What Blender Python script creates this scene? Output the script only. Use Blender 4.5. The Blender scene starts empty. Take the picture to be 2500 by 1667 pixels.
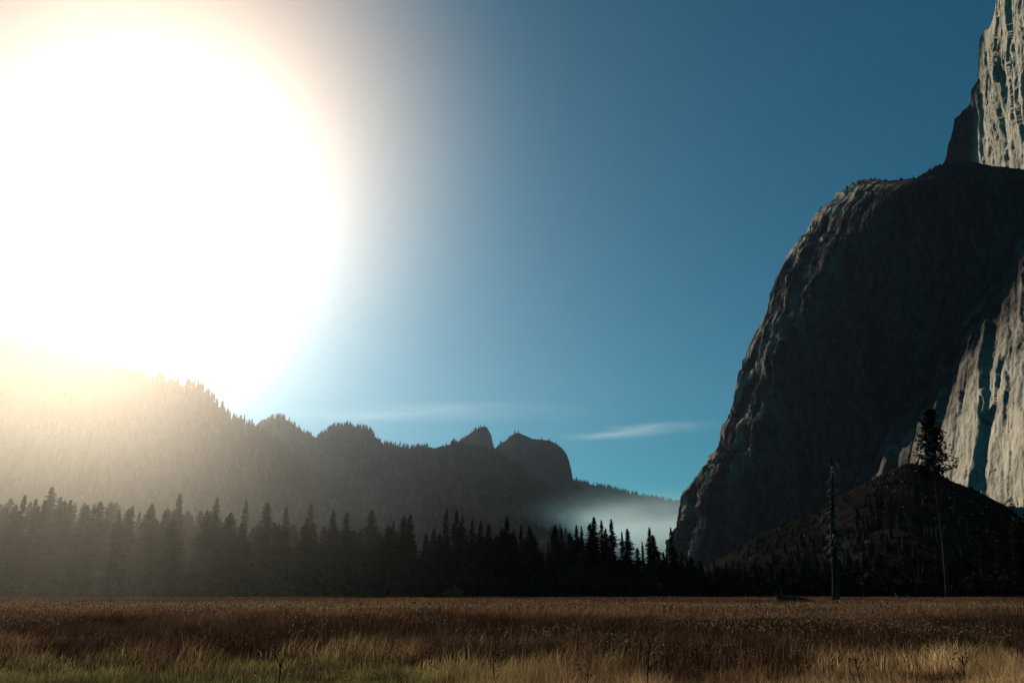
import bpy, math
import numpy as np
from mathutils import Vector
C = bpy.data.collections.new('place'); bpy.context.scene.collection.children.link(C)
sc = bpy.context.scene

# ------------------------------------------------------------------ camera, sun, sky, exposure
EYE = 2.0
F_PX, CX, CY, PITCH = 1944.4, 1250.0, 833.5, math.radians(17.4)
cam_d = bpy.data.cameras.new('camera'); cam = bpy.data.objects.new('camera', cam_d); C.objects.link(cam)
cam.location = (0, 0, EYE); cam.rotation_euler = (math.pi/2 + PITCH, 0, 0)
cam_d.sensor_width = 36; cam_d.lens = 28; cam_d.clip_start = 0.3; cam_d.clip_end = 120000
sc.camera = cam

def ae(px, py):
    """bearing x/y and slope z/y of the sight line through a point of the photograph"""
    px = np.asarray(px, float); py = np.asarray(py, float)
    r = px - CX; u = CY - py
    dy = F_PX*math.cos(PITCH) - u*math.sin(PITCH)
    dz = F_PX*math.sin(PITCH) + u*math.cos(PITCH)
    return r/dy, dz/dy

sa, se = ae(408, 490)
SUN = Vector((float(sa), 1.0, float(se))).normalized()
sun_el = math.asin(SUN.z); sun_az = math.atan2(SUN.x, SUN.y)
sl = bpy.data.lights.new('sun', 'SUN'); sl.energy = 5.0; sl.angle = math.radians(0.5); sl.color = (1.0, 0.90, 0.74)
so = bpy.data.objects.new('sun', sl); C.objects.link(so); so.rotation_euler = SUN.to_track_quat('Z', 'Y').to_euler()
so.location = (0, 0, 3000)

w = bpy.data.worlds.new('World'); sc.world = w; w.use_nodes = True
nt = w.node_tree; nt.nodes.clear()
sky = nt.nodes.new('ShaderNodeTexSky'); sky.sky_type = 'NISHITA'; sky.sun_disc = False
sky.sun_elevation = sun_el; sky.sun_rotation = sun_az
sky.altitude = 1200; sky.air_density = 1.0; sky.dust_density = 0.35; sky.ozone_density = 3.0
tint = nt.nodes.new('ShaderNodeMix'); tint.data_type = 'RGBA'; tint.blend_type = 'MULTIPLY'; tint.inputs[0].default_value = 1
tint.inputs[7].default_value = (0.20, 0.94, 0.91, 1)
bg = nt.nodes.new('ShaderNodeBackground'); bg.inputs['Strength'].default_value = 0.05
wo = nt.nodes.new('ShaderNodeOutputWorld')
nt.links.new(sky.outputs[0], tint.inputs[6]); nt.links.new(tint.outputs[2], bg.inputs['Color']); nt.links.new(bg.outputs[0], wo.inputs['Surface'])
sc.view_settings.view_transform = 'Standard'; sc.view_settings.look = 'None'
sc.view_settings.exposure = 0.0; sc.view_settings.gamma = 1.0
sc.cycles.volume_bounces = 0; sc.cycles.max_bounces = 4; sc.cycles.diffuse_bounces = 0
sc.cycles.transparent_max_bounces = 8; sc.cycles.transmission_bounces = 3
sc.cycles.volume_max_steps = 160
sc.cycles.use_denoising = True; sc.cycles.denoiser = 'OPENIMAGEDENOISE'

# ------------------------------------------------------------------ helpers
rng = np.random.RandomState(7)
_perm = np.random.RandomState(3).permutation(4096).astype(np.int64)
_grad = np.random.RandomState(5).normal(size=(4096, 3)); _grad /= np.linalg.norm(_grad, axis=1)[:, None]
def perlin(x, y, z):
    x, y, z = np.broadcast_arrays(np.asarray(x, float), np.asarray(y, float), np.asarray(z, float))
    xi, yi, zi = np.floor(x).astype(np.int64), np.floor(y).astype(np.int64), np.floor(z).astype(np.int64)
    fx, fy, fz = x-xi, y-yi, z-zi
    s = lambda t: t*t*t*(t*(t*6-15)+10)
    u, v, q = s(fx), s(fy), s(fz)
    def g(i, j, k):
        h = _perm[(_perm[(_perm[(xi+i) & 4095] + yi + j) & 4095] + zi + k) & 4095]
        gr = _grad[h]
        return gr[..., 0]*(fx-i) + gr[..., 1]*(fy-j) + gr[..., 2]*(fz-k)
    l = lambda a, b, t: a + (b-a)*t
    return 1.6*l(l(l(g(0,0,0), g(1,0,0), u), l(g(0,1,0), g(1,1,0), u), v),
             l(l(g(0,0,1), g(1,0,1), u), l(g(0,1,1), g(1,1,1), u), v), q)
def fbm(x, y, z, o=4, r=0.5):
    t = 0; a = 1; f = 1
    for i in range(o):
        t = t + a*perlin(x*f+17.3*i, y*f+5.1*i, z*f+9.7*i); a *= r; f *= 2.03
    return t
def ridged(x, y, z, o=3, r=0.5):
    t = 0; a = 1; f = 1
    for i in range(o):
        t = t + a*(1 - 2*np.abs(perlin(x*f+31.3*i, y*f+7.1*i, z*f+3.7*i))); a *= r; f *= 2.1
    return t

def blocks(u, v, seed, tu=0.0, tv=0.0, au=0.5, av=0.3):
    """fractured rock: each joint-bounded block has its own height and tilt; returns height and closeness to a joint"""
    u, v = np.broadcast_arrays(np.asarray(u, float), np.asarray(v, float)); iu, iv = np.floor(u).astype(np.int64), np.floor(v).astype(np.int64)
    d1 = np.full(u.shape, 9.0); d2 = np.full(u.shape, 9.0); H = np.zeros(u.shape)
    for i in (-1, 0, 1):
        for j in (-1, 0, 1):
            hsh = _perm[(_perm[(iu+i+seed*37) & 4095]+iv+j) & 4095]; r = lambda k: _perm[(hsh+k*911) & 4095]/4095.0
            du = u-(iu+i+0.15+0.7*r(1)); dv = v-(iv+j+0.15+0.7*r(2)); d = np.abs(du)*0.9+np.abs(dv)*0.55+0.25*np.sqrt(du*du+dv*dv)
            hh = r(3)+(tu+au*(2*r(4)-1))*du+(tv+av*(2*r(5)-1))*dv
            n1 = d < d1; d2 = np.where(n1, d1, np.minimum(d2, d)); H = np.where(n1, hh, H); d1 = np.where(n1, d, d1)
    return H-0.5, np.clip(1-(d2-d1)*7, 0, 1)
def tag(o, label=None, cat=None, group=None, kind=None):
    if label: o['label'] = label
    if cat: o['category'] = cat
    if group: o['group'] = group
    if kind: o['kind'] = kind
    return o
def mesh_np(name, V, F, m, col=None, smooth=False):
    V = np.asarray(V, np.float32).reshape(-1, 3); F = np.asarray(F, np.int32); k = F.shape[1]
    me = bpy.data.meshes.new(name)
    me.vertices.add(len(V)); me.vertices.foreach_set('co', V.ravel())
    me.loops.add(F.size); me.loops.foreach_set('vertex_index', F.ravel())
    me.polygons.add(len(F)); me.polygons.foreach_set('loop_start', np.arange(0, F.size, k, dtype=np.int32))
    if smooth: me.polygons.foreach_set('use_smooth', np.ones(len(F), bool))
    me.update(calc_edges=True)
    if col is not None:
        at = me.color_attributes.new('tone', 'FLOAT_COLOR', 'POINT')
        c4 = np.ones((len(V), 4), np.float32); c4[:, :3] = col; at.data.foreach_set('color', c4.ravel())
    me.materials.append(m)
    return me
def obj(name, me, parent=None, loc=(0, 0, 0)):
    o = bpy.data.objects.new(name, me); C.objects.link(o); o.location = loc
    if parent: o.parent = parent
    return o
def grid_faces(nr, nc):
    i = np.arange(nr*nc).reshape(nr, nc)
    return np.stack([i[:-1, :-1], i[:-1, 1:], i[1:, 1:], i[1:, :-1]], -1).reshape(-1, 4)
def tube(P, R, sides=7, rs=None, rough=0.0):
    P = np.asarray(P, float); R = np.asarray(R, float); n = len(P)
    T = np.gradient(P, axis=0); T /= np.linalg.norm(T, axis=1)[:, None] + 1e-9
    ref = np.where(np.abs(T[:, 2:3]) > 0.9, [[1.0, 0, 0]], [[0, 0, 1.0]])
    A = np.cross(T, ref); A /= np.linalg.norm(A, axis=1)[:, None]; B = np.cross(T, A)
    th = np.arange(sides)/sides*2*np.pi
    rr = R[:, None]*np.ones(sides)
    if rough and rs is not None: rr = rr*(1+rough*rs.uniform(-1, 1, (n, sides)))
    V = P[:, None]+rr[..., None]*(np.cos(th)[None, :, None]*A[:, None]+np.sin(th)[None, :, None]*B[:, None])
    i = np.arange(n*sides).reshape(n, sides); j = np.roll(i, -1, 1)
    q = np.stack([i[:-1], j[:-1], j[1:], i[1:]], -1).reshape(-1, 4)
    Fq = np.concatenate([q[:, [0, 1, 2]], q[:, [0, 2, 3]]])
    V = np.concatenate([V.reshape(-1, 3), P[:1], P[-1:]])
    c0, c1 = n*sides, n*sides+1
    caps = [[c0, j[0, k], i[0, k]] for k in range(sides)] + [[c1, i[-1, k], j[-1, k]] for k in range(sides)]
    return V, np.concatenate([Fq, np.array(caps)])
class MB:
    def __init__(s): s.V = []; s.F = []; s.C = []; s.n = 0
    def add(s, V, F, c=None):
        V = np.asarray(V, float).reshape(-1, 3); s.V.append(V); s.F.append(np.asarray(F)+s.n); s.n += len(V)
        if c is not None: s.C.append(np.broadcast_to(c, (len(V), 3)))
        return s
    def build(s, name, m, smooth=False):
        return mesh_np(name, np.concatenate(s.V), np.concatenate(s.F), m, np.concatenate(s.C) if s.C else None, smooth)

# ------------------------------------------------------------------ materials
def mat(name):
    m = bpy.data.materials.new(name); m.use_nodes = True; n = m.node_tree; n.nodes.clear()
    out = n.nodes.new('ShaderNodeOutputMaterial'); return m, n, out
def noise_node(n, scale, detail=5, rough=0.6, stretch=(1, 1, 1), vec=None):
    tc = n.nodes.new('ShaderNodeTexCoord'); mp = n.nodes.new('ShaderNodeMapping'); mp.inputs['Scale'].default_value = stretch
    t = n.nodes.new('ShaderNodeTexNoise'); t.inputs['Scale'].default_value = scale; t.inputs['Detail'].default_value = detail
    t.inputs['Roughness'].default_value = rough
    n.links.new(tc.outputs['Object'], mp.inputs['Vector']); n.links.new(mp.outputs[0], t.inputs['Vector']); return t
def ramp(n, src, stops):
    r = n.nodes.new('ShaderNodeValToRGB'); e = r.color_ramp.elements
    while len(e) < len(stops): e.new(0.5)
    for k, (p, c) in enumerate(stops): e[k].position = p; e[k].color = (*c, 1)
    n.links.new(src, r.inputs[0]); return r
def rock_material(name, lo, mid, hi, bump=1.0, sc1=0.012, lean=(1, 1, 0.22)):
    m, n, out = mat(name); b = n.nodes.new('ShaderNodeBsdfPrincipled'); b.inputs['Roughness'].default_value = 0.92
    b.inputs['Specular IOR Level'].default_value = 0.0
    t1 = noise_node(n, sc1, 9, 0.68, lean); t2 = noise_node(n, sc1*9, 6, 0.7, (1, 1, 0.5)); t3 = noise_node(n, sc1*2.5, 4, 0.6, (1, 1, 0.06))
    mx = n.nodes.new('ShaderNodeMath'); mx.operation = 'MULTIPLY_ADD'; mx.inputs[1].default_value = 0.45
    n.links.new(t2.outputs[0], mx.inputs[0]); m2 = n.nodes.new('ShaderNodeMath'); m2.operation = 'MULTIPLY'; m2.inputs[1].default_value = 0.55
    av = n.nodes.new('ShaderNodeMath'); av.operation = 'MULTIPLY_ADD'; av.inputs[1].default_value = 0.6
    m3 = n.nodes.new('ShaderNodeMath'); m3.operation = 'MULTIPLY'; m3.inputs[1].default_value = 0.4
    n.links.new(t3.outputs[0], m3.inputs[0]); n.links.new(t1.outputs[0], av.inputs[0]); n.links.new(m3.outputs[0], av.inputs[2])
    n.links.new(av.outputs[0], m2.inputs[0]); n.links.new(m2.outputs[0], mx.inputs[2])
    r = ramp(n, mx.outputs[0], [(0.38, lo), (0.49, mid), (0.62, hi)])
    n.links.new(r.outputs[0], b.inputs['Base Color'])
    bp = n.nodes.new('ShaderNodeBump'); bp.inputs['Strength'].default_value = 1.0; bp.inputs['Distance'].default_value = bump
    n.links.new(mx.outputs[0], bp.inputs['Height']); n.links.new(bp.outputs[0], b.inputs['Normal'])
    n.links.new(b.outputs[0], out.inputs[0]); return m
def lit_and_shaded(name, m1, m2):
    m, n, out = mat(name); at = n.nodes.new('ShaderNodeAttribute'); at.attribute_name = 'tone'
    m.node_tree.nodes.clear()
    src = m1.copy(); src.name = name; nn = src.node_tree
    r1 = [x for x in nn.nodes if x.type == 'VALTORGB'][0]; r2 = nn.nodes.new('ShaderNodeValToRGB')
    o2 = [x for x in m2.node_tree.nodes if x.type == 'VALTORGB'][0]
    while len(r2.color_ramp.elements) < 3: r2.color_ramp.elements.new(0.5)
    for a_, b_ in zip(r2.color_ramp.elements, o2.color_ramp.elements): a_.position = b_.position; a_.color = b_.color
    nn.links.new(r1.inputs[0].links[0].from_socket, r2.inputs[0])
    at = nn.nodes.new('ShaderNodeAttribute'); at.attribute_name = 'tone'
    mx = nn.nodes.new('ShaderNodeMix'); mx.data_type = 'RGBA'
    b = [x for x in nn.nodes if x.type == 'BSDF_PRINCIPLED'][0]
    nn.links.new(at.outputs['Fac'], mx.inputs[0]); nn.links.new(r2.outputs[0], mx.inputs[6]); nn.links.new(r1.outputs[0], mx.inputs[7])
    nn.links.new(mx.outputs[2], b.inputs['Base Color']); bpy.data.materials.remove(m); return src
def tone_material(name, trans=0.3, rough=0.9, spec=0.0):
    m, n, out = mat(name); at = n.nodes.new('ShaderNodeAttribute'); at.attribute_name = 'tone'
    d = n.nodes.new('ShaderNodeBsdfPrincipled'); d.inputs['Roughness'].default_value = rough; d.inputs['Specular IOR Level'].default_value = spec
    tr = n.nodes.new('ShaderNodeBsdfTranslucent'); mx = n.nodes.new('ShaderNodeMixShader'); mx.inputs[0].default_value = trans
    for s in (d.inputs['Base Color'], tr.inputs['Color']): n.links.new(at.outputs['Color'], s)
    n.links.new(d.outputs[0], mx.inputs[1]); n.links.new(tr.outputs[0], mx.inputs[2]); n.links.new(mx.outputs[0], out.inputs[0]); return m
def plain(name, lo, hi, scale, rough=0.9, bump=0.02, stretch=(1, 1, 1), trans=0.0):
    m, n, out = mat(name); b = n.nodes.new('ShaderNodeBsdfPrincipled'); b.inputs['Roughness'].default_value = rough
    b.inputs['Specular IOR Level'].default_value = 0.0
    t = noise_node(n, scale, 5, 0.6, stretch); r = ramp(n, t.outputs[0], [(0.35, lo), (0.65, hi)]); n.links.new(r.outputs[0], b.inputs['Base Color'])
    bp = n.nodes.new('ShaderNodeBump'); bp.inputs['Distance'].default_value = bump; n.links.new(t.outputs[0], bp.inputs['Height']); n.links.new(bp.outputs[0], b.inputs['Normal'])
    n.links.new(b.outputs[0], out.inputs[0])
    return m
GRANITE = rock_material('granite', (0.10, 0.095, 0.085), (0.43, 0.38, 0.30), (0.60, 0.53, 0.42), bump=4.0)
SHADED_GRANITE = rock_material('shaded_granite', (0.010, 0.009, 0.011), (0.030, 0.027, 0.030), (0.09, 0.082, 0.078), bump=3.0)  # granite colour darkened to carry the cliff's shade
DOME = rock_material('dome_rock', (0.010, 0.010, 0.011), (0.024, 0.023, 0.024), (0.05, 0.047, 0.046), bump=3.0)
CLIFF = lit_and_shaded('cliff_granite', GRANITE, SHADED_GRANITE)  # sunlit and shaded colours of one granite, mixed by vertex tone
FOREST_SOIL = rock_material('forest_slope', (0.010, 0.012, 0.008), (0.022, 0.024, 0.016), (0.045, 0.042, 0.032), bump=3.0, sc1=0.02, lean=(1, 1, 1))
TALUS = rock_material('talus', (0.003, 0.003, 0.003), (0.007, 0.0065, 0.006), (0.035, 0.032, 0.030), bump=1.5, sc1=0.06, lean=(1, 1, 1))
NEEDLES = plain('conifer_needles', (0.006, 0.009, 0.005), (0.017, 0.022, 0.012), 0.9)
BARK = plain('bark', (0.035, 0.022, 0.016), (0.10, 0.06, 0.042), 1.6, bump=0.04, stretch=(1, 1, 0.2))
DEADWOOD = plain('bleached_wood', (0.16, 0.12, 0.10), (0.50, 0.42, 0.36), 1.3, bump=0.03, stretch=(1, 1, 0.15))
SNAGWOOD = plain('weathered_trunk', (0.015, 0.010, 0.009), (0.10, 0.066, 0.052), 1.3, bump=0.05, stretch=(1, 1, 0.15))
SOIL = plain('meadow_soil', (0.016, 0.012, 0.008), (0.05, 0.036, 0.022), 0.6, bump=0.05)
GRASS = tone_material('dry_grass', 0.5)
TWIGS = plain('brush_twigs', (0.012, 0.010, 0.008), (0.035, 0.026, 0.02), 0.7)

# ------------------------------------------------------------------ ground
gx = np.concatenate([-np.geomspace(7000, 20, 60), np.linspace(-18, 18, 19), np.geomspace(20, 7000, 60)])
gy = np.concatenate([-np.geomspace(1500, 10, 20), np.linspace(-8, 120, 65), np.geomspace(123, 9000, 70)])
X, Y = np.meshgrid(gx, gy)
Z = 0.14*fbm(X/14, Y/14, 0, 3) + 0.0*X
tag(obj('ground', mesh_np('ground', np.stack([X, Y, Z], -1), grid_faces(len(gy), len(gx)), SOIL, smooth=True)), kind='structure')
def ground_z(x, y): return 0.14*fbm(np.asarray(x)/14, np.asarray(y)/14, 0, 3)

# ------------------------------------------------------------------ low-detail conifers for far slopes (stuff)
def far_tree(rs, tiers=6, sides=7):
    V = []; F = []; n = 0
    for k in range(tiers):
        t = k/tiers; z0 = 0.12+0.86*t**1.0; z1 = min(1.0, z0+0.30*(1-t)+0.10)
        r = 0.15*(1-t)**0.8+0.012
        th = np.arange(sides)/sides*2*np.pi+rs.uniform(0, 6)
        rr = r*rs.uniform(0.55, 1.25, sides)
        ring = np.stack([rr*np.cos(th), rr*np.sin(th), z0-0.02+rs.uniform(-0.03, 0.02, sides)], -1)
        V.append(ring); V.append([[0, 0, z1]]); a = np.arange(sides)
        F.append(np.stack([a+n, (a+1) % sides+n, np.full(sides, sides)+n], -1)); n += sides+1
    return np.concatenate(V), np.concatenate(F)
FAR = [far_tree(np.random.RandomState(50+i)) for i in range(5)]
def scatter_far(name, P, H, label=None, cat=None, slim=1.0):
    P = np.asarray(P); H = np.asarray(H); mb = MB(); k = rng.randint(0, 5, len(P))
    for j in range(5):
        s = k == j
        if not s.any(): continue
        V, F = FAR[j]; p = P[s]; h = H[s]; m = len(p); a = rng.uniform(0, 6.28, m); wd = h*rng.uniform(0.8, 1.25, m)*slim
        x = (V[None, :, 0]*np.cos(a)[:, None]-V[None, :, 1]*np.sin(a)[:, None])*wd[:, None]+p[:, 0:1]
        y = (V[None, :, 0]*np.sin(a)[:, None]+V[None, :, 1]*np.cos(a)[:, None])*wd[:, None]+p[:, 1:2]
        z = V[None, :, 2]*h[:, None]+p[:, 2:3]
        mb.add(np.stack([x, y, z], -1), (F[None]+(np.arange(m)*len(V))[:, None, None]).reshape(-1, 3))
    o = obj(name, mb.build(name, NEEDLES)); tag(o, label, cat, kind='stuff'); return o

# ------------------------------------------------------------------ mountains as terrain
def smooth1(v, k):
    if k < 2: return v
    ker = np.hanning(k+2)[1:-1]; ker /= ker.sum(); return np.convolve(np.pad(v, k, mode='edge'), ker, 'same')[k:-k]
def ridge(name, pts, yr, ytoe, m, nc=500, nr=110, namp=18, steep=1.0, back=1200, fz=1.0, tree=None, treelabel=None, spread=0.25, bare=None, jag=1.0):
    p = np.array(pts, float); a, e = ae(p[:, 0], p[:, 1]); o = np.argsort(a); a = a[o]; e = e[o]
    A = np.linspace(a[0], a[-1], nc); E = np.interp(A, a, e)
    Yr = yr(A) if callable(yr) else np.full(nc, float(yr)); Yt = ytoe(A) if callable(ytoe) else np.full(nc, float(ytoe))
    Zr = E*Yr + EYE
    Zr = Zr + jag*fbm(A*Yr/22, 3.3, 1.7, 4, 0.6)*2.2
    Zs = smooth1(Zr, int(nc*spread) | 1)
    t = np.linspace(0, 1, nr)[:, None]
    Yf = Yt+(Yr-Yt)*t
    wgt = t**2.2
    Zf = (Zs*(1-wgt)+Zr*wgt)*(t**steep)
    Xf = A*Yf
    env = np.sin(np.pi*np.clip(t, 0, 1))**0.7
    Zf = Zf + env*namp*(fbm(Xf/260, Yf/260, 1.0, 5)*1.4 + 0.9*ridged(Xf/120, Yf/420, 2.0, 3) - 0.6)
    tb = np.linspace(0.02, 1, 26)[:, None]
    Yb = Yr+back*tb; Zb = np.maximum(Zr*(1-tb**1.3)+(smooth1(Zr, 41)-Zr)*np.minimum(tb*4, 1)*0.8, -5); Xb = A*Yr+A*back*tb*0.6
    Xa = np.concatenate([Xf, Xb]); Ya = np.concatenate([Yf, np.broadcast_to(Yb, Xb.shape)]); Za = np.concatenate([Zf, Zb])-3*(np.concatenate([t, 1-tb]) < 1e-6)
    tag(obj(name, mesh_np(name, np.stack([Xa, Ya, Za], -1), grid_faces(*Xa.shape), m, smooth=True)), kind='structure')
    if tree:
        n, hlo, hhi, skyline = tree
        ii = rng.randint(0, nc, n); tt = rng.randint(3, nr-1, n)
        P = np.stack([Xf[tt, ii]+rng.uniform(-5, 5, n), Yf[tt, ii]+rng.uniform(-5, 5, n), Zf[tt, ii]-1], -1); H = rng.uniform(hlo, hhi, n)
        cl = perlin(P[:, 0]/90, P[:, 1]/90, 4.0) > -0.35
        ok = cl.copy()
        if bare is not None: ok &= ~bare(A[ii], Zf[tt, ii], tt/nr)
        P = P[ok]; H = H[ok]
        js = rng.randint(0, nc, skyline); keep = perlin(A[js]*60, 1.5, 2.2) > -0.25
        if bare is not None: keep &= ~(bare(A[js], Zr[js], np.ones(skyline)) & (rng.uniform(size=skyline) < 0.9))
        js = js[keep]
        S = np.stack([A[js]*Yr[js], Yr[js]-rng.uniform(0, 6, len(js)), Zr[js]-1.5], -1)
        P = np.concatenate([P, S]); H = np.concatenate([H, rng.uniform(hlo*0.5, hhi*0.85, len(js))])
        scatter_far('forest', P, H, treelabel, 'forest', slim=1.0)
    return A, Zr

D = 2500/2352
# left flank, nearest and highest under the sun
ptsA = [(-420, 600), (-200, 715), (0, 826), (40, 843), (110, 860), (165, 882), (200, 888), (290, 908), (330, 915), (375, 935), (390, 920), (405, 935), (450, 942), (490, 948), (505, 962), (520, 975), (530, 992), (545, 998), (555, 1010), (562, 1022), (590, 1036), (618, 1042), (700, 1105), (800, 1180), (900, 1260), (980, 1330)]
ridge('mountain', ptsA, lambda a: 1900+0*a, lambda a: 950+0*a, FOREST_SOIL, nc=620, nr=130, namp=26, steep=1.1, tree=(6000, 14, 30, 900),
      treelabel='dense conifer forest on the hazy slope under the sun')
ptsB = [(480, 1100), (560, 1050), (620, 1042), (640, 1032), (655, 1028), (668, 1020), (680, 1016), (695, 1022), (710, 1030), (722, 1042), (738, 1052), (752, 1060), (765, 1067), (781, 1067), (792, 1056), (806, 1046), (820, 1040), (835, 1042), (850, 1037), (868, 1046), (893, 1046), (905, 1052), (915, 1064), (926, 1074), (936, 1084), (960, 1087), (990, 1092), (1010, 1094), (1060, 1092), (1112, 1084), (1200, 1100), (1300, 1160), (1420, 1260)]
ridge('mountain', ptsB, 2700, 1250, FOREST_SOIL, nc=620, nr=120, namp=26, steep=1.15, tree=(6500, 12, 24, 900),
      treelabel='conifer forest below the low notched skyline between flank and spires', jag=1.5)
ptsC = [(1040, 1130), (1080, 1105), (1112, 1087), (1125, 1077), (1135, 1068), (1150, 1056), (1160, 1050), (1170, 1043), (1178, 1041), (1187, 1042), (1193, 1050), (1199, 1060), (1202, 1075), (1205, 1087), (1208, 1094), (1213, 1090), (1220, 1083), (1231, 1078), (1240, 1070), (1248, 1062), (1257, 1057), (1265, 1056), (1280, 1062), (1300, 1071), (1320, 1073), (1340, 1074), (1355, 1082), (1370, 1092), (1378, 1100), (1385, 1112), (1390, 1128), (1395, 1148), (1399, 1172), (1412, 1185), (1440, 1215), (1480, 1260), (1520, 1320)]
def bareC(a, z, t):
    px = a*F_PX*1.02+CX
    return (t > 0.45) & ((np.abs(px-1175) < 45) | ((px > 1225) & (px < 1405)))
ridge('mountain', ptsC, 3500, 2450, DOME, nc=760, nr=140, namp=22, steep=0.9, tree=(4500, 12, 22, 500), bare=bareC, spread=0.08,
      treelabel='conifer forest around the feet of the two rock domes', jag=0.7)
ptsD = [(1180, 1110), (1300, 1140), (1400, 1172), (1420, 1178), (1460, 1186), (1500, 1195), (1540, 1205), (1580, 1214), (1620, 1221), (1660, 1228), (1760, 1240), (1900, 1260)]
ridge('hill', ptsD, 4600, 3300, FOREST_SOIL, nc=420, nr=90, namp=20, steep=0.9, tree=(4500, 18, 32, 700),
      treelabel='far blue conifer forest on the hill sloping down to the mist', back=2500)
ptsE = [(1540, 1420), (1575, 1370), (1600, 1330), (1615, 1312), (1632, 1285), (1645, 1262), (1652, 1245), (1666, 1222), (1690, 1195), (1760, 1120), (1850, 1060)]
ridge('slope', ptsE, 2600, 2350, SHADED_GRANITE, nc=200, nr=60, namp=10, steep=0.8, spread=0.1, tree=(500, 12, 22, 120),
      treelabel='sparse trees on the blue slope behind the cliff foot', back=800)

# ------------------------------------------------------------------ granite cliff
sil = np.array([(1560, 1445), (1600, 1410), (1618, 1375), (1625, 1355), (1630, 1325), (1640, 1301), (1653, 1284), (1657, 1253), (1659, 1225), (1663, 1212), (1671, 1198), (1684, 1187), (1696, 1166), (1711, 1150), (1722, 1133),
  (1731, 1114), (1748, 1099), (1755, 1072), (1761, 1048), (1776, 1022), (1787, 1002), (1794, 956), (1799, 920), (1812, 895), (1820, 864), (1833, 839), (1843, 813), (1863, 783), (1876, 752), (1881, 721), (1889, 691),
  (1904, 670), (1911, 650), (1924, 619), (1947, 589), (1963, 573), (1974, 553), (1986, 527), (2006, 507), (2036, 486), (2041, 471), (2050, 468), (2057, 476), (2070, 464), (2090, 446), (2108, 438), (2139, 437), (2164, 442), (2210, 438), (2246, 436),
  (2262, 426), (2280, 412), (2300, 404), (2340, 399), (2378, 397), (2423, 406), (2500, 413), (2600, 425), (2760, 450)], float)
a_s, e_s = ae(sil[:, 0], sil[:, 1]); o_ = np.argsort(a_s); a_s = a_s[o_]; e_s = e_s[o_]
A45, A40, A6 = a_s[45], a_s[40], a_s[6]
_k = np.linspace(0, len(a_s)-1, 620); _ad = np.interp(_k, np.arange(len(a_s)), a_s); _ed = np.interp(_k, np.arange(len(a_s)), e_s)
_ad = _ad+np.where(_ad < A45, 0.0026, 0.0)*fbm(_ed*110, 0.5, 0.5, 4, 0.65); _ed = _ed+np.where(_ad >= A40, 0.0016, 0.0)*fbm(_ad*260, 2.5, 0.5, 3, 0.6)
_ad[0] = a_s[0]; _ad = np.maximum.accumulate(_ad+np.arange(620)*1e-8)
a_s, e_s = _ad, _ed; _lo = a_s <= A45; ESIL = np.maximum.accumulate(e_s[_lo])+np.arange(_lo.sum())*1e-8; ASIL = a_s[_lo]
nc, nr = 900, 760
A = np.linspace(a_s[0], a_s[-1], nc); ET = np.interp(A, a_s, e_s)
ET = np.maximum.accumulate(np.where(A < A45, ET, 0)) * (A < A45) + ET*(A >= A45)
t = np.linspace(0, 1, nr)[:, None]
e = (-0.002)+(ET+0.002)[None, :]*t
a = np.broadcast_to(A, e.shape)
def smax(p, q, k): return 0.5*(p+q+np.sqrt((p-q)**2+k*k))
def smin(p, q, k): return 0.5*(p+q-np.sqrt((p-q)**2+k*k))
asil = np.interp(e, ESIL, ASIL); y1 = 667/(0.97*(a-asil+0.2)+0.24); y2 = 1400/(0.45*a+0.89-0.10*e)
yd = smax(y1, y2, 25)
WX, WL, WN = 425.0, 0.70, 0.05     # wall: x = WX + WL*z + WN*(y-1090)
yw = (WX-WN*1090)/(a-WL*e-WN)
yw = np.where(a-WL*e-WN > 0.02, yw, 9e3)
y = smin(yd, yw, 25)
Px = a*y; Py = y; Pz = e*y+EYE
wall = 1/(1+np.exp((yw-yd)/30))          # 1 on the sunlit wall
# relief: long leaning ribs and grooves, blocks and cracks
s_d = 0.53*Px-0.85*Py; s_w = Py
sh = s_w-0.88*Pz
def saw(v, p, sharp=0.12):
    f = (v/p) % 1.0
    return np.where(f < 1-sharp, 1-f/(1-sharp), (f-1+sharp)/sharp)
warp = sh+26*fbm(Pz/210, sh/400, 2.2, 3)+5*fbm(Pz/45, sh/60, 4.4, 3)
hw = 13*saw(warp+22, 128, 0.08)*np.clip(0.8+0.9*perlin(Pz/220, warp/160, 1), 0.1, 1.6)+3.5*saw(warp*1.0+40*perlin(Pz/300, 3.1, warp/150), 47, 0.14)*np.clip(0.6+1.2*perlin(Pz/130, warp/60, 9.1), 0, 1)-10+3.2*ridged(sh/40+2, Pz/420, 1.2, 2)+1.1*fbm(sh/12, Pz/90, 0.4, 3, 0.6)+0.4*fbm(sh/4, Pz/16, 1.4, 3, 0.7)
shd = s_d-0.10*Pz
near_edge = np.exp(-((a-asil)/0.06)**2)*np.clip((a-asil)/0.012+0.15, 0.15, 1)
hd = (3+9*near_edge)*ridged(shd/80, Pz/420, 7.7, 2, 0.55)*0.6+(1.2+3*near_edge)*ridged(shd/26, Pz/150, 9.2, 3, 0.6)*0.6+2.0*fbm(Px/40, Py/40, Pz/60, 4, 0.6)+0.8*fbm(shd/6, 1.1, Pz/20, 3, 0.7)
lf = 16*perlin(Px/220, Py/220, Pz/300)*(1-near_edge)
taper = np.minimum(1, (1-t)*14+0.15)
fade = np.minimum(1, (ET[None, :]*np.ones_like(e))/0.05)
ww = sh+9*fbm(Pz/60, sh/90, 5.0, 3)
b1, c1 = blocks(ww/50, Pz/280, 1, -0.3, 0, 0.7, 0.5); b2, c2 = blocks(ww/16, Pz/110+3, 2, -0.2, 0, 0.8, 0.6); b3, c3 = blocks(ww/5, Pz/13, 3, 0, 0, 0.8, 0.8)
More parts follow.
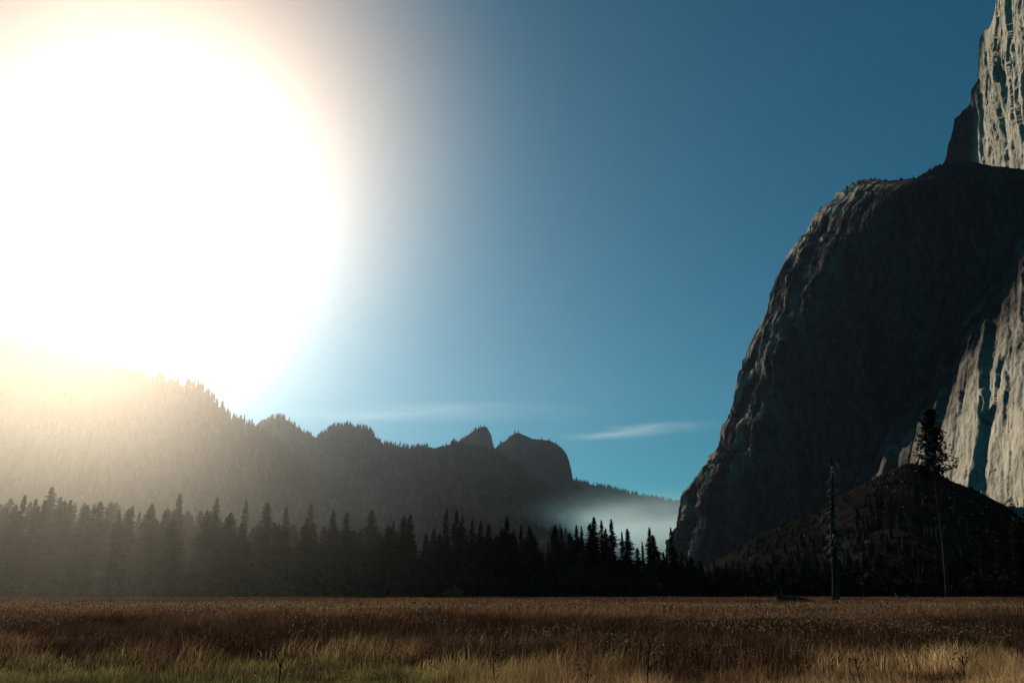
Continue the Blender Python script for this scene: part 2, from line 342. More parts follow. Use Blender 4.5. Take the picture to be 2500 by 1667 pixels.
hw = hw+4.5*b1-1.2*c1+1.3*b2-0.9*c2*np.clip(0.3+perlin(Px/50, Py/50, Pz/80)*2, 0, 1)+0.55*b3
wd = shd+7*fbm(Pz/50, shd/80, 6.0, 3)
b1, c1 = blocks(wd/38, Pz/170, 4, 0.1, 0, 0.45, 0.4); b2, c2 = blocks(wd/14, Pz/60, 5, 0.0, 0, 0.5, 0.5); b3, c3 = blocks(wd/5, Pz/14, 6, 0, 0, 0.9, 0.8)
edge2 = np.exp(-((a-asil)/0.075)**2)*np.clip((a-asil)/0.004, 0.25, 1)
ctr = np.exp(-((a-0.40)/0.05)**2-((e-0.33)/0.09)**2)+np.exp(-((a-0.29)/0.06)**2-((e-0.16)/0.09)**2)
hd = hd+b1*(1.5+13*edge2+4*ctr)+10*edge2*perlin(Px/45, Py/45, Pz/110)-1.5*c1+b2*(0.8+4*edge2+2*ctr)-0.6*c2+0.7*b3*(1+edge2)
FLAKES = [(2066, 840, 2124, 755, 17), (2050, 800, 2080, 770, 7), (1880, 905, 1914, 770, 15), (1905, 885, 1926, 835, 9), (1934, 928, 1948, 835, 9), (1898, 930, 1906, 880, 8), (1962, 852, 1992, 818, 8),
  (1936, 930, 1972, 880, 9), (2030, 900, 2052, 850, 8), (2052, 900, 2060, 872, 7), (2004, 925, 2016, 905, 5), (2008, 950, 2022, 925, 6), (1812, 985, 1826, 895, 8), (1838, 1140, 1852, 985, 7), (1868, 985, 1892, 955, 6),
  (1764, 1182, 1782, 1112, 13), (1718, 1180, 1738, 1118, 11), (1700, 1252, 1728, 1168, 13), (1790, 1150, 1802, 1090, 8), (1740, 1240, 1756, 1200, 6), (1662, 1318, 1688, 1290, 9), (1629, 1352, 1643, 1318, 9), (1652, 1310, 1672, 1272, 7),
  (1829, 1210, 1842, 1130, 8), (1885, 700, 1893, 665, 8), (1912, 690, 1918, 640, 8), (1926, 760, 1934, 680, 7), (2040, 490, 2046, 470, 5), (1850, 860, 1862, 800, 6), (1796, 1010, 1806, 950, 7), (1838, 1000, 1850, 940, 6), (1872, 1090, 1890, 1050, 5)]
fl = np.zeros(Pz.shape); flt = np.zeros_like(fl); rf = np.random.RandomState(9)
for x1, q1, x2, q2, amp in FLAKES:
    if x1 > 1930 and q1 < 1300: continue
    (a1, e1), (a2, e2) = ae(x1, q1), ae(x2, q2); ca, ce = a1+(a2-a1)*0.5, e1+(e2-e1)*0.5
    if e1 > e2: a1, e1, a2, e2 = a2, e2, a1, e1
    tt = (e-e1)/(e2-e1); on = np.clip(np.minimum(tt+0.15, 1.15-tt)*3.5, 0, 1)
    dd = (a-(a1+(a2-a1)*tt))*1450+3.0*fbm(Pz/22, x1*0.1, 0.5, 3)            # metres right of the flake's edge
    wl = amp*0.6; amp = amp*1.1
    f_ = np.where(dd < 0, np.clip(1+dd/wl, 0, 1), np.exp(-np.clip(dd, 0, 400)/(amp*2.2)))
    fl += amp*f_*on; flt = np.maximum(flt, on*np.clip(1.6-np.abs(dd+wl*0.5)/(wl*0.6), 0, 1))
hd = hd+fl
h = (hw*wall+(hd+lf)*(1-wall))*taper*fade
Nw = np.array([-0.83, 0.04, 0.55]); Nd = np.array([-0.75, -0.65, 0.08])
N = Nw*wall[..., None]+Nd*(1-wall[..., None])
P = np.stack([Px, Py, Pz], -1)+N*h[..., None]
# top rolls over backwards and the mass closes behind
rows = [P]
top = P[-1]; lit_tone = np.clip(1/(1+np.exp(-(yd-yw-230)/40))+0.3*wall*fbm(Px/60, Py/60, Pz/140, 3)+(1-wall)*np.maximum(0.5*flt, 0.75*np.exp(-((a-asil)/0.05)**2))*np.clip(0.35+2.0*fbm(Px/30, Py/30, Pz/80, 3), 0, 1), 0, 1)  # paints shade dark over face and wall strip, sun-catching ribs paler
for k in range(1, 22):
    q = k/21
    b = top+np.array([0.55, 1.0, 0])*(q**1.3*700); b[:, 2] = top[:, 2]*(1-0.75*q**1.5)+3*fbm(top[:, 0]/30, q*9, 1, 3)*min(1, k/3)-6*q
    rows.append(b[None])
P = np.concatenate(rows)
lit_tone = np.concatenate([lit_tone, np.repeat(lit_tone[-1:], 21, 0)]).reshape(-1, 1)*np.ones(3)
tag(obj('cliff', mesh_np('cliff', P, grid_faces(P.shape[0], P.shape[1]), CLIFF, lit_tone, smooth=True)), kind='structure')
# trees on the cliff's brow
ii = np.concatenate([rng.choice(np.where((A > A40) & (A < 0.62))[0], 190), rng.choice(np.where((A > A6) & (A < A40))[0], 70)]); _st = A[ii] < A40
Q = top[ii]+np.stack([rng.uniform(-4, 4, 260)*(~_st)+3.0*_st, np.where(_st, 1.0, rng.uniform(0, 18, 260)), np.where(_st, -4.0, -1.5)], -1)
scatter_far('brow_trees', Q, rng.uniform(3, 9, 260), 'tiny trees along the dark rounded brow of the cliff', 'trees', slim=1.6)

# upper tower behind the brow
tw = np.array([(2235, 445), (2247, 432), (2263, 424), (2279, 418), (2282, 405), (2300, 402), (2305, 396), (2310, 383), (2314, 354), (2321, 338), (2327, 312), (2330, 290), (2345, 280), (2349, 271), (2362, 262), (2369, 252), (2371, 220), (2380, 206), (2386, 198),
  (2388, 159), (2389, 128), (2391, 96), (2400, 76), (2416, 70), (2424, 48), (2430, 25), (2433, 0), (2436, -60), (2450, -130), (2480, -170), (2620, -200), (2900, -160)], float)
a_t, e_t = ae(tw[:, 0], tw[:, 1]); a_t = np.maximum.accumulate(a_t+np.arange(len(a_t))*1e-5)
nc2, nr2 = 520, 620
A2 = np.linspace(a_t[0], a_t[-1], nc2); ET2 = np.interp(A2, a_t, e_t)
t = np.linspace(0, 1, nr2)[:, None]; e = 0.40+(ET2-0.40)[None, :]*t; a = np.broadcast_to(A2, e.shape)
f1 = 1780*(0.75*0.55+0.66)/(0.75*a+0.66)
TX = 1140.0
yw = (TX-383.0)/(a-0.16*(e-0.7)-0.22)
y = smin(f1, yw, 8); Px = a*y; Pz = e*y+EYE; wall = 1/(1+np.exp((yw-f1)/12))
sh = y-0.06*Pz
wp = sh+18*fbm(Pz/120, sh/200, 2.2, 3)
h = 11*saw(wp, 104, 0.08)*np.clip(0.8+perlin(Pz/120, wp/100, 1), 0.1, 1.6)+4*saw(wp+30*perlin(Pz/120, 1.1, wp/90), 37, 0.16)*np.clip(0.6+1.2*perlin(Pz/70, wp/60, 9.1), 0, 1)+3*ridged(sh/60, Pz/320, 4.1, 2)+2*fbm(sh/16, Pz/50, 3.1, 3, 0.6)
tw_ = sh+6*fbm(Pz/40, sh/60, 6.0, 3)
b1, c1 = blocks(tw_/34, Pz/190, 7, -0.3, 0, 0.8, 0.5); b2, c2 = blocks(tw_/12, Pz/70, 8, -0.2, 0, 0.8, 0.6); b3, c3 = blocks(tw_/4, Pz/11, 9, 0, 0, 0.8, 0.8)
h = 0.7*h+8*b1-2*c1+2.4*b2-1.0*c2+0.8*b3
h = h*np.minimum(1, (1-t)*10+0.1)*np.clip((a-A2[0])/0.012, 0.15, 1)
N = np.array([-0.95, 0.25, 0.1])*wall[..., None]+np.array([-0.72, -0.69, 0.05])*(1-wall[..., None])
P = np.stack([Px, y, Pz], -1)+N*(h*(0.40+0.60*wall))[..., None]
lit_tone2 = np.clip(wall*1.2, 0, 1); lit_tone2 = np.concatenate([lit_tone2, np.repeat(lit_tone2[-1:], 15, 0)]).reshape(-1, 1)*np.ones(3)  # tower's shaded side painted dark, its sunlit side pale
rows = [P]; top2 = P[-1]
for k in range(1, 16):
    q = k/15; b = top2+np.array([0.7, 1.0, 0])*(q*500); b[:, 2] = top2[:, 2]-q*300*(1-0.3*q); rows.append(b[None])
P = np.concatenate(rows)
tag(obj('cliff', mesh_np('cliff_tower', P, grid_faces(P.shape[0], P.shape[1]), CLIFF, lit_tone2, smooth=True)), kind='structure')

# wooded debris hill at the cliff's foot
ptsT = [(1560, 1452), (1640, 1425), (1740, 1375), (1800, 1340), (1850, 1305), (1900, 1290), (1960, 1262), (2000, 1240), (2060, 1205), (2110, 1180), (2160, 1155), (2200, 1137), (2222, 1131), (2250, 1137), (2290, 1155), (2330, 1178), (2380, 1195), (2430, 1222), (2500, 1258), (2600, 1310), (2720, 1370), (2850, 1440)]
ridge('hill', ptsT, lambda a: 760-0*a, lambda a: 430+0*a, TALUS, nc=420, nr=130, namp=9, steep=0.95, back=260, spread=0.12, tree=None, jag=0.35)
# boulders and brush on the debris hill
def hill_surface(o):
    me = o.data; co = np.empty(len(me.vertices)*3, np.float32); me.vertices.foreach_get('co', co); return co.reshape(-1, 3)
HILLV = hill_surface([o for o in C.objects if o.name.startswith('hill')][-1])
front = HILLV[:420*125].reshape(125, 420, 3)
_si = rng.randint(4, 124, 4200); _sj = rng.randint(6, 414, 4200); S = front[_si, _sj]
up = perlin(S[:, 0]/40, S[:, 1]/40, 2.0) > -0.1
scatter_far('brush', S[up]-[0, 0, .5], rng.uniform(1.2, 5, up.sum()), 'dark brush and small trees on the debris hill', 'brush', slim=2.2)
low = (_si < 70)
scatter_far('hill_forest', S[low][:650]-[0, 0, .5], rng.uniform(5, 13, min(650, low.sum())), 'dark conifers over the lower slope of the debris hill', 'forest', slim=1.3)
def rock_shape(rs):
    u, v = np.meshgrid(np.linspace(0, 2*np.pi, 8)[:-1], np.linspace(0.15, np.pi-0.15, 5)); r = rs.uniform(0.6, 1.1, u.shape)
    V = np.stack([r*np.cos(u)*np.sin(v), r*np.sin(u)*np.sin(v), 0.7*r*np.cos(v)], -1).reshape(-1, 3); F = []
    for i in range(4):
        for j in range(7):
            a0, a1, b0, b1 = i*7+j, i*7+(j+1) % 7, (i+1)*7+j, (i+1)*7+(j+1) % 7; F += [(a0, b0, b1), (a0, b1, a1)]
    for j in range(1, 6): F += [(0, j, j+1), (28, 28+j+1, 28+j)]
    return V, np.array(F)
mb = MB()
for k in range(260):
    p = front[rng.randint(20, 124), int(np.clip(rng.normal(300, 60), 6, 414))]; V, F = rock_shape(rng); s = rng.lognormal(-0.6, 0.6)
    mb.add(V*s*rng.uniform(0.7, 1.3, 3)+p, F)
tag(obj('boulders', mb.build('boulders', GRANITE)), 'pale boulders scattered over the debris hill', 'boulders', kind='stuff')

# ------------------------------------------------------------------ conifers
def conifer(seed, H=30.0, h0=0.10, R=3.6, density=1.0, broken=False, droop=0.35, mode=0.85):
    rs = np.random.RandomState(seed); lean = rs.uniform(-0.012, 0.012, 2)*H
    zt = np.linspace(0, 1, 12); P = np.stack([lean[0]*zt**2, lean[1]*zt**2, zt*H*(0.97 if not broken else 0.9)], -1)
    V, F = tube(P, 0.42*(1-zt*0.95)*H/30, 8, rs, 0.12); trunk = MB().add(V, F).build('trunk', BARK, True)
    n = int(300*density); tz = h0+(1-h0)*rs.uniform(0, 1, n)**0.9; tz = np.sort(tz)
    if broken: tz = tz[tz < 0.9]
    n = len(tz); uu = 1-(tz-h0)/(1-h0); kk = 1.0+2.6*(1-mode); rad = R*H/30*(1-np.exp(-kk*uu))/(1-math.exp(-kk))+0.12; rad *= rs.uniform(0.55, 1.12, n)*(1+0.22*np.sin(tz*23+rs.uniform(0, 6)))
    rad *= np.where(rs.uniform(size=n) < 0.06, 1.35, 1)
    if h0 < 0.3: rad *= np.clip((tz-h0+0.05)/0.12, 0.5, 1)
    az = rs.uniform(0, 2*np.pi, n); d = np.stack([np.cos(az), np.sin(az)], -1); side = np.stack([-d[:, 1], d[:, 0]], -1)
    mb = MB(); base = np.stack([lean[0]*tz**2, lean[1]*tz**2, tz*H], -1)
    ns = 7; dr = droop*(1.15-tz)-0.12
    for j in range(ns):
        s0 = (j+0.3)/ns; c = rad*s0; cz = -dr*c*(0.5+s0)+rs.uniform(-0.15, 0.15, n)
        ctr = base.copy(); ctr[:, :2] += d*c[:, None]; ctr[:, 2] += cz
        for sg in (-1, 1):
            ln = (0.42*rad*(1.12-s0)+0.30)*rs.uniform(0.5, 1.2, n)
            tip = ctr.copy(); tip[:, :2] += side*(sg*ln)[:, None]+d*(ln*rs.uniform(0.2, 0.8, n))[:, None]; tip[:, 2] -= ln*rs.uniform(0.05, 0.6, n)
            b0 = ctr.copy(); b0[:, :2] -= d*(0.10*rad+0.1)[:, None]; b0[:, 2] += rs.uniform(0, 0.25, n)
            b1 = ctr.copy(); b1[:, :2] += d*(0.13*rad+0.12)[:, None]; b1[:, 2] -= rs.uniform(0, 0.35, n)
            mb.add(np.stack([b0, b1, tip], 1).reshape(-1, 3), np.arange(n*3).reshape(-1, 3))
    if not broken:
        k = 16; a = rs.uniform(0, 6.28, k); z = H*(1-0.06*rs.uniform(0, 1, k)); r = (H-z)*0.28+0.06
        t3 = np.stack([np.stack([lean[0]+0*z, lean[1]+0*z, z+0.5], -1), np.stack([lean[0]+r*np.cos(a), lean[1]+r*np.sin(a), z-0.3], -1), np.stack([lean[0]+0*z, lean[1]+0*z, z-0.4], -1)], 1)
        mb.add(t3.reshape(-1, 3), np.arange(k*3).reshape(-1, 3))
    return trunk, mb.build('crown', NEEDLES)
KINDS = [conifer(101, R=4.6, mode=0.7), conifer(102, R=5.6, h0=0.12, mode=0.6, density=1.2), conifer(103, R=3.6, droop=0.5), conifer(104, R=6.0, h0=0.2, density=1.0, mode=0.5),
         conifer(105, R=4.4, density=0.7, h0=0.2), conifer(106, R=5.6, h0=0.1, mode=0.62, density=1.2), conifer(107, R=4.2, density=0.8, broken=True, mode=0.5), conifer(108, R=2.7, density=0.8)]
def place_conifer(px, top, y, kind, label, group, wide=1.0):
    a, e = ae(px, top); x = float(a)*y; H = float(e)*y+EYE
    if H < 2: H = 2
    r = bpy.data.objects.new('conifer', None); C.objects.link(r); r.location = (x, y, -0.15); r.rotation_euler = (0, 0, rng.uniform(0, 6.28))
    s = H/30.0; r.scale = (s*wide, s*wide, s); r.empty_display_size = 1
    for nm, me in zip(('trunk', 'crown'), KINDS[kind]): obj(nm, me, r)
    return tag(r, label, 'conifer', group)
# tops that stand out one by one in the photograph
MISTROW = [
 (1292, 1281, 1, 'conifer on the dark clump left of the misty gap, second crown from its edge'),
 (1300, 1286, 6, 'ragged blunt conifer crown making the right edge of the dark clump by the misty gap'),
 (1337, 1325, 7, 'lone short spire standing in the gap at the mist\'s left end'),
 (1350, 1283, 4, 'thin open conifer beside the forked crown right of the first misty gap'),
 (1358, 1279, 5, 'forked-looking conifer first of the tall ones inside the mist'),
 (1371, 1288, 0, 'pointed conifer with spreading right boughs second in the misty row'),
 (1390, 1298, 3, 'squat rounded conifer lowest of the trees in the mist\'s left half'),
 (1407, 1281, 0, 'slim symmetric conifer between the squat one and the thin spire'),
 (1421, 1282, 7, 'thinnest spire just left of the tallest tree before the mist'),
 (1441, 1276, 3, 'shoulder crown leaning on the left of the tallest tree before the mist'),
 (1449, 1260, 1, 'tallest broad conifer standing against the bright mist'),
 (1469, 1268, 2, 'narrow-topped conifer right of the tallest misty tree'),
 (1480, 1288, 5, 'short bushy crown wedged between two tall spires before the mist'),
 (1492, 1266, 0, 'tall sharp spire at the right end of the high misty clump'),
 (1518, 1297, 4, 'open lean conifer left half of the pair right of the high clump'),
 (1531, 1288, 1, 'wide-skirted conifer right half of the pair before the brightest mist'),
 (1555, 1335, 3, 'lowest round crown at the bottom of the bright mist dip'),
 (1569, 1319, 7, 'tiny lone spire in the bright mist dip'),
 (1585, 1286, 0, 'last tall conifer against the mist before the blue slope'),
 (1594, 1303, 3, 'blunt crown touching the blue slope at the mist\'s right end'),
 (1636, 1286, 2, 'dark spire in front of the blue slope beside the cliff foot')]
for px, top, k, lab in MISTROW:
    place_conifer(px, top, rng.uniform(250, 285), k, lab, 'conifers silhouetted on the mist', wide=0.92 if k != 3 else 1.05)
LEFTROW = [(130, 1188), (440, 1205), (530, 1212), (600, 1220), (655, 1225), (700, 1235), (760, 1228), (815, 1246), (848, 1248), (908, 1243), (960, 1268), (987, 1258), (1000, 1253), (1040, 1298), (1060, 1285), (1088, 1240), (1115, 1243), (1127, 1258), (1155, 1265), (1173, 1270), (1193, 1277), (1223, 1283), (1237, 1260), (1252, 1290), (1273, 1280)]
for px, top in LEFTROW:
    lab = {1237: 'thin dark spire rising alone above the treeline where the mist begins', 908: 'tall isolated spire in the grey treeline below the notched skyline', 1088: 'tallest spire of the treeline below the pointed rock dome'}.get(px, 'tall conifer spire standing proud of the hazy grey treeline left of the mist')
    place_conifer(px, top, rng.uniform(245, 290), int(rng.choice([0, 2, 7, 1, 4, 5, 0])), lab, 'tall spires in the shaded treeline', wide=rng.uniform(0.85, 1.2))
env_x = [-700, -50, 200, 400, 600, 850, 1000, 1200, 1318, 1330, 1345, 1420, 1500, 1535, 1575, 1640, 1800, 2100, 2300, 2400, 2500, 2900]
env_y = [1190, 1200, 1212, 1228, 1245, 1264, 1283, 1296, 1302, 1338, 1345, 1325, 1325, 1350, 1350, 1335, 1345, 1372, 1368, 1300, 1245, 1235]
for k in range(185):
    px = -60+2620*(k+rng.uniform(0, 1))/185
    top = np.interp(px, env_x, env_y)+abs(rng.normal(0, 20))+24*max(0, float(perlin(px/90, 0.5, 0.5)))*2+2
    side_ = 'left' if px < 1330 else ('mid' if px < 1640 else 'right')
    lab = {'left': 'dark conifer merged into the shaded treeline left of the misty gap', 'mid': 'low dark conifer under the silhouetted row in front of the mist', 'right': 'black conifer merged into the shade below the big cliff'}[side_]
    grp = {'left': 'treeline left of the mist', 'mid': 'low trees under the mist', 'right': 'treeline below the cliff'}[side_]
    place_conifer(px, top, rng.uniform(225, 300), int(rng.choice([0, 1, 1, 2, 3, 5, 5, 4])), lab, grp, wide=rng.uniform(0.9, 1.5))
# deeper wood on the valley floor
n = 2600; yy = rng.uniform(300, 1000, n); aa = rng.uniform(-0.95, 0.75, n); pxx = CX+aa*F_PX*1.03
top = np.interp(pxx, env_x, env_y)+15; _, ee = ae(pxx, top); hh = np.minimum(ee*yy*rng.uniform(0.45, 1.0, n)+EYE, rng.uniform(18, 38, n))
k_ = ~((aa > 0.22) & (yy > 430))
scatter_far('forest', np.stack([aa*yy, yy, 0*yy-0.5], -1)[k_], hh[k_], 'dense dark wood filling the valley floor behind the treeline', 'forest')

# willow brush along the wood's edge
def brush(name, spots, label, cat, m, leaves=90, kind='stuff'):
    mb = MB()
    for (x, y, r, h) in spots:
        n = leaves; u = rng.normal(size=(n, 3)); u /= np.linalg.norm(u, axis=1)[:, None]; u *= rng.uniform(0.3, 1, (n, 1))**0.4
        c = np.stack([x+u[:, 0]*r, y+u[:, 1]*r, h*0.5+u[:, 2]*h*0.5], -1); s = rng.uniform(0.15, 0.45, (n, 1))*r*0.5
        q = np.stack([c+rng.normal(size=(n, 3))*s for _ in range(3)], 1); q[..., 2] = np.maximum(q[..., 2], 0)
        mb.add(q.reshape(-1, 3), np.arange(n*3).reshape(-1, 3))
    o = obj(name, mb.build(name, m)); return tag(o, label, cat, kind=kind) if kind else tag(o, label, cat)
sp = []
for k in range(1100):
    a_ = rng.uniform(-0.9, 0.9); yy = rng.uniform(212, 245)+9*math.sin(a_*7)+(12 if a_ > 0.3 else 0); sp.append((a_*yy, yy, rng.uniform(1.5, 4), rng.uniform(2, 7)*(1 if rng.uniform() < .8 else 1.6)))
brush('undergrowth', sp, 'low dark brush along the foot of the treeline', 'brush', TWIGS)
RUST = plain('rusty_leaves', (0.07, 0.03, 0.015), (0.16, 0.07, 0.03), 2.0)
a_, e_ = ae(1106, 1462); yb = 196.0
brush('shrub', [(float(a_)*yb, yb, 2.3, 2.6)], 'small rusty round shrub at the meadow\'s far edge below the pointed dome', 'shrub', RUST, 260, None)

# ------------------------------------------------------------------ tall pine, snag, deadfall
def at(px, y, z=0.0): return np.array([float(ae(px, 1440)[0])*y, y, z])
def point(px, py, y): a_, e_ = ae(px, py); return np.array([float(a_)*y, y, float(e_)*y+EYE])
def pine(label, bpx, tpx, tpy, y, crown_from, R, seed, nb=95, tufts=4, name='pine', trunk_r=0.5, group=None, z0=None, low_bare=8):
    rs = np.random.RandomState(seed); T = point(tpx, tpy, y); B = point(bpx, 1440, y); B[2] = -0.2 if z0 is None else z0
    root = bpy.data.objects.new(name, None); C.objects.link(root); root.location = B; tag(root, label, 'pine', group)
    H = T[2]-B[2]; zt = np.linspace(0, 1, 22); dx = T[0]-B[0]
    P = np.stack([dx*zt+0.25*np.sin(zt*7)*H/45, 0.2*np.sin(zt*5+1), H*zt], -1)
    V, F = tube(P, trunk_r*(1-0.93*zt), 10, rs, 0.10); lm = MB().add(V, F); fo = MB()
    for k in range(nb):
        t = crown_from+(1-crown_from)*(k+rs.uniform(0, 1))/nb; f = (t-crown_from)/(1-crown_from)
        L = R*(0.10+1.05*(1-f)**0.8)*min(1, f*5+0.45)*rs.uniform(0.45, 1.15); a = rs.uniform(0, 6.28); d = np.array([math.cos(a), math.sin(a), 0])
        b = np.array([np.interp(t, zt, P[:, 0]), np.interp(t, zt, P[:, 1]), t*H]); s = np.linspace(0, 1, 5)[:, None]
        path = b+d*L*s+np.array([0, 0, 1])*(L*(-0.25*s+0.42*s*s)+f*0.5*L*s); lm_v, lm_f = tube(path, np.linspace(0.09, 0.02, 5)*R/5, 4); lm.add(lm_v, lm_f)
        for j in range(tufts):
            q = 0.35+0.65*(j+rs.uniform(0, 1))/tufts; c = path[0]+(path[-1]-path[0])*q; c = c+rs.normal(0, 0.16*R/2.5, 3); c[2] += 0.1
            m_ = 40; u = rs.normal(size=(m_, 3)); u[:, 2] = u[:, 2]*0.6+0.25; u /= np.linalg.norm(u, axis=1)[:, None]; r_ = rs.uniform(0.18, 0.42, (m_, 1))*R/4.4
            sd = rs.normal(size=(m_, 3))*0.06*R/4; tip = c+u*r_; fo.add(np.stack([c-sd, c+sd+u*r_*0.35, tip], 1).reshape(-1, 3), np.arange(m_*3).reshape(-1, 3))
    for k in range(low_bare):
        t = rs.uniform(0.35, crown_from); a = rs.uniform(0, 6.28); L = rs.uniform(0.8, 3.2); s = np.linspace(0, 1, 4)[:, None]
        b = np.array([np.interp(t, zt, P[:, 0]), 0, t*H]); path = b+np.array([math.cos(a), math.sin(a), 0])*L*s+np.array([0, 0, -0.3])*L*s*s
        v, f = tube(path, np.linspace(0.08, 0.025, 4), 4); lm.add(v, f)
    obj('trunk', lm.build('trunk', BARK, True), root); obj('crown', fo.build('crown', NEEDLES), root)
    return root
pine('tall lone pine with long bare trunk and crown against the sunlit wall', 2311, 2268, 1006, 214.0, 0.62, 5.6, 11, nb=165, tufts=5, low_bare=30)
for (px, tp, yy, lab) in [(2388, 1300, 232, 'broad dark pine lowest of the clump at the right edge'), (2425, 1262, 238, 'dark pine second from the left in the clump at the right edge'), (2468, 1238, 240, 'dark pine in the middle of the clump at the right edge'), (2512, 1222, 236, 'tallest dark pine cut by the photograph\'s right border')]:
    pine(lab, px+10, px, tp, float(yy), 0.22, 5.2, px, nb=70, tufts=3, group='pines at the right edge', trunk_r=0.35, low_bare=2)
# little pine on the crest of the debris hill
cj = int(np.argmin(np.abs(front[-1, :, 0]/front[-1, :, 1]-float(ae(2468, 1245)[0])))); cp = front[-1, cj]
pine('small bushy pine on the debris hill crest before the sunlit wall', 2468, 2466, 1219, float(cp[1]), 0.1, 6.0, 77, nb=40, tufts=3, trunk_r=0.25, z0=float(cp[2])-0.5, low_bare=0)
cj = int(np.argmin(np.abs(front[-1, :, 0]/front[-1, :, 1]-float(ae(2484, 1253)[0])))); cp = front[-1, cj]
pine('low scrubby pine right of the bushy one on the hill crest', 2484, 2484, 1236, float(cp[1]), 0.1, 4.5, 78, nb=25, tufts=3, trunk_r=0.2, z0=float(cp[2])-0.5, low_bare=0)

rs = np.random.RandomState(21)
def gdist(py): return -EYE/float(ae(1250, py)[1])
YS = gdist(1474); Bs = at(2036, YS, -0.3); Ts = point(2028, 1116, YS)
sn = bpy.data.objects.new('dead_tree', None); C.objects.link(sn); sn.location = Bs
tag(sn, 'tall dead snag with bleached trunk and drooping bare branches at the meadow\'s edge', 'dead tree')
zt = np.linspace(0, 1, 40); H = Ts[2]-Bs[2]
P = np.stack([(Ts[0]-Bs[0])*zt+0.12*np.sin(zt*9), 0.1*np.sin(zt*6), H*zt], -1)
V, F = tube(P, 0.15+0.44*(1-zt)**0.9+0.25*np.exp(-zt*30), 12, rs, 0.13); obj('trunk', MB().add(V, F).build('trunk', SNAGWOOD, True), sn)
def dead_branch(b, d, L, r, rs, sag, twigs=4):
    mb = MB(); s = np.linspace(0, 1, 9)[:, None]
    path = b+d*L*(s-0.25*s*s)+np.array([0, 0, -1])*sag*L*s**1.8+np.cumsum(rs.normal(0, 0.03*L, (9, 3)), 0)*np.minimum(s*3, 1)
    v, f = tube(path, r*(1-0.85*s[:, 0]), 5); mb.add(v, f)
    for k in range(twigs):
        i = rs.randint(3, 9); l = L*rs.uniform(0.12, 0.35); u = rs.normal(size=3); u[2] -= 0.9; u /= np.linalg.norm(u); q = np.linspace(0, 1, 4)[:, None]
        v, f = tube(path[i]+u*l*q+rs.normal(0, 0.03*L, (4, 3))*q, r*0.4*(1-0.8*q[:, 0]), 4); mb.add(v, f)
    return mb
spec = []
for k in range(44):
    t = rs.uniform(0.3, 0.97); left = rs.uniform() < (0.72 if t < 0.7 else 0.45)
    spec.append((t, (math.pi if left else 0)+rs.normal(0, 0.7), rs.uniform(0.9, 3.4)*(1.0 if left else 0.6)*(1.1-0.4*t), rs.uniform(0.2, 0.8)))
for k in range(40): spec.append((rs.uniform(0.25, 0.98), rs.uniform(0, 6.28), rs.uniform(0.5, 1.5), rs.uniform(0, 0.8)))
spec += [(0.86, 0.2, 2.4, -0.1), (0.84, 0.5, 2.9, 0.1), (0.97, 0.3, 2.2, 0.8), (0.9, 0.1, 1.7, 0.9)]
for t, a, L, sag in spec:
    b = np.array([np.interp(t, zt, P[:, 0]), np.interp(t, zt, P[:, 1]), t*H])
    obj('branch', dead_branch(b, np.array([math.cos(a), math.sin(a), 0.15]), L, 0.075+0.016*L, rs, sag).build('branch', DEADWOOD), sn)
# fallen trunk with its root mass left of the snag
yl = gdist(1478); lg = bpy.data.objects.new('fallen_log', None); C.objects.link(lg); lg.location = at(1915, yl, 0)
tag(lg, 'dark fallen log with upturned root mass left of the dead snag', 'log')
s = np.linspace(0, 1, 14); P = np.stack([7.5*s-1.0, 1.2*s, 0.75+0.25*np.sin(s*5)-0.35*s], -1)
V, F = tube(P, 0.55*(1-0.5*s), 9, rs, 0.18); obj('trunk', MB().add(V, F).build('trunk', BARK, True), lg)
mb = MB()
for k in range(26):
    a = rs.uniform(0, 6.28); L = rs.uniform(0.6, 1.7); q = np.linspace(0, 1, 6)[:, None]; d = np.array([-0.35, math.cos(a), math.sin(a)*0.9]); p = np.array([-0.9, 0, 0.85])+d*L*q+rs.normal(0, 0.07, (6, 3))
    p[:, 2] = np.maximum(p[:, 2], 0.02); v, f = tube(p, 0.13*(1-0.8*q[:, 0]), 5); mb.add(v, f)
obj('root_mass', mb.build('root_mass', BARK), lg)
for k in range(9):
    t = rs.uniform(0.3, 1); b = np.array([np.interp(t, s, P[:, 0]), np.interp(t, s, P[:, 1]), np.interp(t, s, P[:, 2])]); a = rs.uniform(0, 6.28)
    obj('branch', dead_branch(b, np.array([math.cos(a), math.sin(a), rs.uniform(0.3, 1.3)]), rs.uniform(0.8, 2.4), 0.05, rs, 0.3, 3).build('branch', BARK if k % 3 else DEADWOOD), lg)
b = np.array([-0.6, 0, 1.1]); obj('branch', dead_branch(b, np.array([0.05, 0, 1]), 1.5, 0.05, rs, -0.1, 1).build('branch', DEADWOOD), lg)
